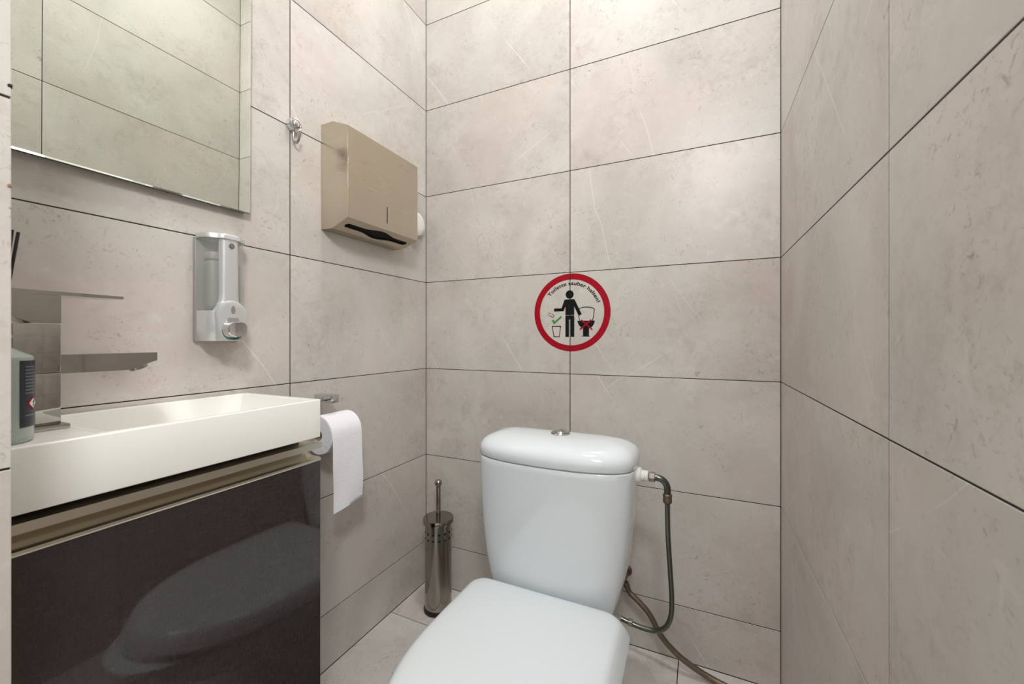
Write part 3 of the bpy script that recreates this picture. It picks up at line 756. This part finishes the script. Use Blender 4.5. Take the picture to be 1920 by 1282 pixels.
for a, b in zip(rows, rows[1:]):
    for j in range(NY): bm.faces.new((a[j], a[j + 1], b[j + 1], b[j]))
r_ = bmesh.ops.extrude_face_region(bm, geom=bm.faces[:])
for v in [g for g in r_['geom'] if isinstance(g, bmesh.types.BMVert)]:
    pass
bmesh.ops.translate(bm, verts=[g for g in r_['geom'] if isinstance(g, bmesh.types.BMVert)], vec=(0.0006, 0, 0.0003))
rq.append(finish('hanging_sheet', bm, M['paper'], roll, angle=60))
rel(roll, rq)

# ------------------------------------------------------------------ toilet brush in the corner
KX, KY = 0.144, -0.118
br_ = empty('toilet_brush', (KX, KY, 0), 'stainless steel toilet brush set in the back left corner', 'toilet brush')
bm = bmesh.new(); lathe(bm, [(0.047, 0.0), (0.0525, 0.002), (0.0525, 0.010), (0.0495, 0.016)], (0, 0, 0), 'Z', 40); finish('base', bm, M['black'], br_)
bm = bmesh.new(); lathe(bm, [(0.0485, 0.016), (0.0485, 0.326)], (0, 0, 0), 'Z', 56); body = finish('canister', bm, M['steel_polished'], br_)
hole = None
for row, z in enumerate((0.290, 0.268)):
    for k in range(14):
        a = 2 * pi * (k + 0.0 * row) / 14
        if hole is None:
            bm = bmesh.new(); lathe(bm, [(0.0040, -0.0006), (0.0040, 0.0004)], (0, 0, 0), 'X', 12)
            o = finish('hole', bm, M['void'], body, smooth=False); hole = o.data
        else:
            o = bpy.data.objects.new('hole', hole); col.objects.link(o); o.parent = body
        o.location = (0.0484 * cos(a), 0.0484 * sin(a), z); o.rotation_euler = (0, 0, a)
bm = bmesh.new(); lathe(bm, [(0.050, 0.318), (0.0555, 0.319), (0.0555, 0.333), (0.0540, 0.3355), (0.020, 0.3365)], (0, 0, 0), 'Z', 48); finish('lid', bm, M['steel_polished'], br_)
bm = bmesh.new(); lathe(bm, [(0.0085, 0.336), (0.0085, 0.446), (0.0075, 0.450)], (0, 0, 0), 'Z', 20); finish('handle', bm, M['steel_polished'], br_)
bm = bmesh.new(); lathe(bm, [(0.0135 * sin(pi * k / 12) + 0.0003, 0.4595 - 0.0135 * cos(pi * k / 12)) for k in range(13)], (0, 0, 0), 'Z', 24); finish('knob', bm, M['steel_polished'], br_)

# ------------------------------------------------------------------ round sticker on the back wall
QX, QZ = 0.611, 1.079; SEAM = 0.6075 - QX
sign = empty('round_sign', (QX, 0, QZ), 'round red-rimmed sticker reading Toilette sauber halten on the back wall', 'sign')
def flat(name, polys, m, layer=0):
    bm = bmesh.new()
    for p in polys: prism(bm, p, 'Y', -0.0002 - 0.0003 * layer, -0.0005 - 0.0003 * layer)
    bm.normal_update()
    bmesh.ops.triangulate(bm, faces=[f for f in bm.faces if len(f.verts) > 4])
    return finish(name, bm, m, sign, smooth=False)
def arc(r, a0, a1, n): return [(r * cos(a0 + (a1 - a0) * k / n), r * 0.993 * sin(a0 + (a1 - a0) * k / n)) for k in range(n + 1)]
polys = []
g = 0.0011
for side in (-1, 1):
    x0 = SEAM + side * g; R1, R0, N = 0.1350, 0.1140, 48
    a_o, a_i = math.acos(x0 / R1), math.acos(x0 / R0)
    for k in range(N):
        if side > 0: f = lambda r, a_, q: (r, -a_ + 2 * a_ * q)
        else: f = lambda r, a_, q: (r, a_ + (2 * pi - 2 * a_) * q)
        ps = []
        for rr_, aa, q in ((R1, a_o, k / N), (R1, a_o, (k + 1) / N), (R0, a_i, (k + 1) / N), (R0, a_i, k / N)):
            r, a = f(rr_, aa, q); ps.append((r * cos(a), 0.993 * r * sin(a)))
        polys.append(ps)
flat('red_ring', polys, M['red'])
head = [(-0.0049 + 0.0143 * cos(2 * pi * k / 28), 0.0619 + 0.0145 * sin(2 * pi * k / 28)) for k in range(28)]
body_ = [(-0.0241, 0.0425), (-0.0215, 0.0452), (0.0105, 0.0452), (0.0134, 0.0425), (0.0377, -0.0073), (0.0273, -0.0125), (0.0112, 0.0199), (0.0112, -0.0086), (-0.0201, -0.0086),
         (-0.0201, 0.0204), (-0.0264, 0.0047), (-0.0613, 0.0049), (-0.0613, 0.0150), (-0.0341, 0.0150)]
legs = [(-0.0201, -0.0100), (0.0115, -0.0100), (0.0115, -0.0845), (-0.0014, -0.0845), (-0.0014, -0.0238), (-0.0071, -0.0238), (-0.0071, -0.0845), (-0.0201, -0.0845)]
flat('figure', [head, body_, legs], M['ink'])
def stroke(pts, w, closed=False):
    out = []; n_ = len(pts)
    for i in range(n_ if closed else n_ - 1):
        a, b = Vector(pts[i]), Vector(pts[(i + 1) % n_]); d = (b - a).normalized(); nn = Vector((-d.y, d.x)) * w / 2; e = d * w * 0.35
        out.append([tuple(a - e + nn), tuple(a - e - nn), tuple(b + e - nn), tuple(b + e + nn)])
    return out
flat('bin', stroke([(-0.0685, -0.0468), (-0.0373, -0.0468), (-0.0422, -0.0836), (-0.0618, -0.0836)], 0.0026, True), M['ink'])
cr_ = [(-0.0815, -0.0010), (-0.0768, -0.0002), (-0.0730, -0.0040), (-0.0675, -0.0042), (-0.0620, -0.0104), (-0.0645, -0.0164), (-0.0690, -0.0147), (-0.0709, -0.0113), (-0.0775, -0.0111), (-0.0805, -0.0070)]
flat('crumpled_paper', stroke(cr_, 0.0015, True), M['ink'])
st = [(0.0289, 0.0110), (0.0340, 0.0142), (0.0410, 0.0160), (0.0500, 0.0168), (0.0601, 0.0164), (0.0736, 0.0136), (0.0804, 0.0100), (0.0789, -0.0116), (0.0749, -0.0295), (0.0310, -0.0290), (0.0272, -0.0157), (0.0289, 0.0110)]
bowl_ = [(0.0217, -0.0293), (0.0829, -0.0297), (0.0800, -0.0400), (0.0745, -0.0490), (0.0682, -0.0534), (0.0628, -0.0552), (0.0628, -0.0813), (0.0682, -0.0818), (0.0682, -0.0830), (0.0361, -0.0830), (0.0361, -0.0818), (0.0421, -0.0811), (0.0421, -0.055), (0.0355, -0.0522), (0.0267, -0.0427)]
flat('toilet_symbol', stroke(st[:9], 0.0026) + stroke(st[9:], 0.0022) + [bowl_], M['ink'])
flat('green_tick', [[(-0.0694, -0.0262), (-0.0625, -0.0240), (-0.0598, -0.0309), (-0.0361, -0.0115), (-0.0324, -0.0160), (-0.0618, -0.0403)]], M['green'], 1)
flat('red_cross', [[(0.0342, -0.0280), (0.0377, -0.0246), (0.0757, -0.0588), (0.0725, -0.0620)]], M['red'], 1)
flat('red_cross', [[(0.0687, -0.0246), (0.0722, -0.0287), (0.0336, -0.0611), (0.0295, -0.0576)]], M['red'], 2)
# lettering bent along the inside of the ring
cu = bpy.data.curves.new('lettering', 'FONT'); cu.body = 'Toilette sauber halten!'; cu.size = 0.0180; cu.offset = 0.0; cu.space_character = 1.06
to = bpy.data.objects.new('lettering_source', cu); col.objects.link(to); bpy.context.view_layer.update()
src = bpy.data.meshes.new_from_object(to); bpy.data.objects.remove(to); bpy.data.curves.remove(cu)
vs, fs = [], []                                          # bold print: the outlines laid over each other a hair apart
for dx, dy in ((-0.00035, -0.00025), (0.00035, -0.00025), (0.00035, 0.00025), (-0.00035, 0.00025), (0, 0)):
    k0 = len(vs); vs += [(v.co.x + dx, v.co.y + dy, 0) for v in src.vertices]; fs += [[k0 + q for q in p.vertices] for p in src.polygons]
me = bpy.data.meshes.new('lettering'); me.from_pydata(vs, [], fs); bpy.data.meshes.remove(src)
xs_ = [v.co.x for v in me.vertices]; x0, x1 = min(xs_), max(xs_)
A0, A1, RB = radians(143.5), radians(18.5), 0.0945
for v in me.vertices:
    a = A0 + (A1 - A0) * (v.co.x - x0) / (x1 - x0); r = RB + v.co.y
    v.co = Vector((r * cos(a), -0.0006, r * sin(a)))
me.materials.append(M['ink']); lt = bpy.data.objects.new('lettering', me); col.objects.link(lt); lt.parent = sign
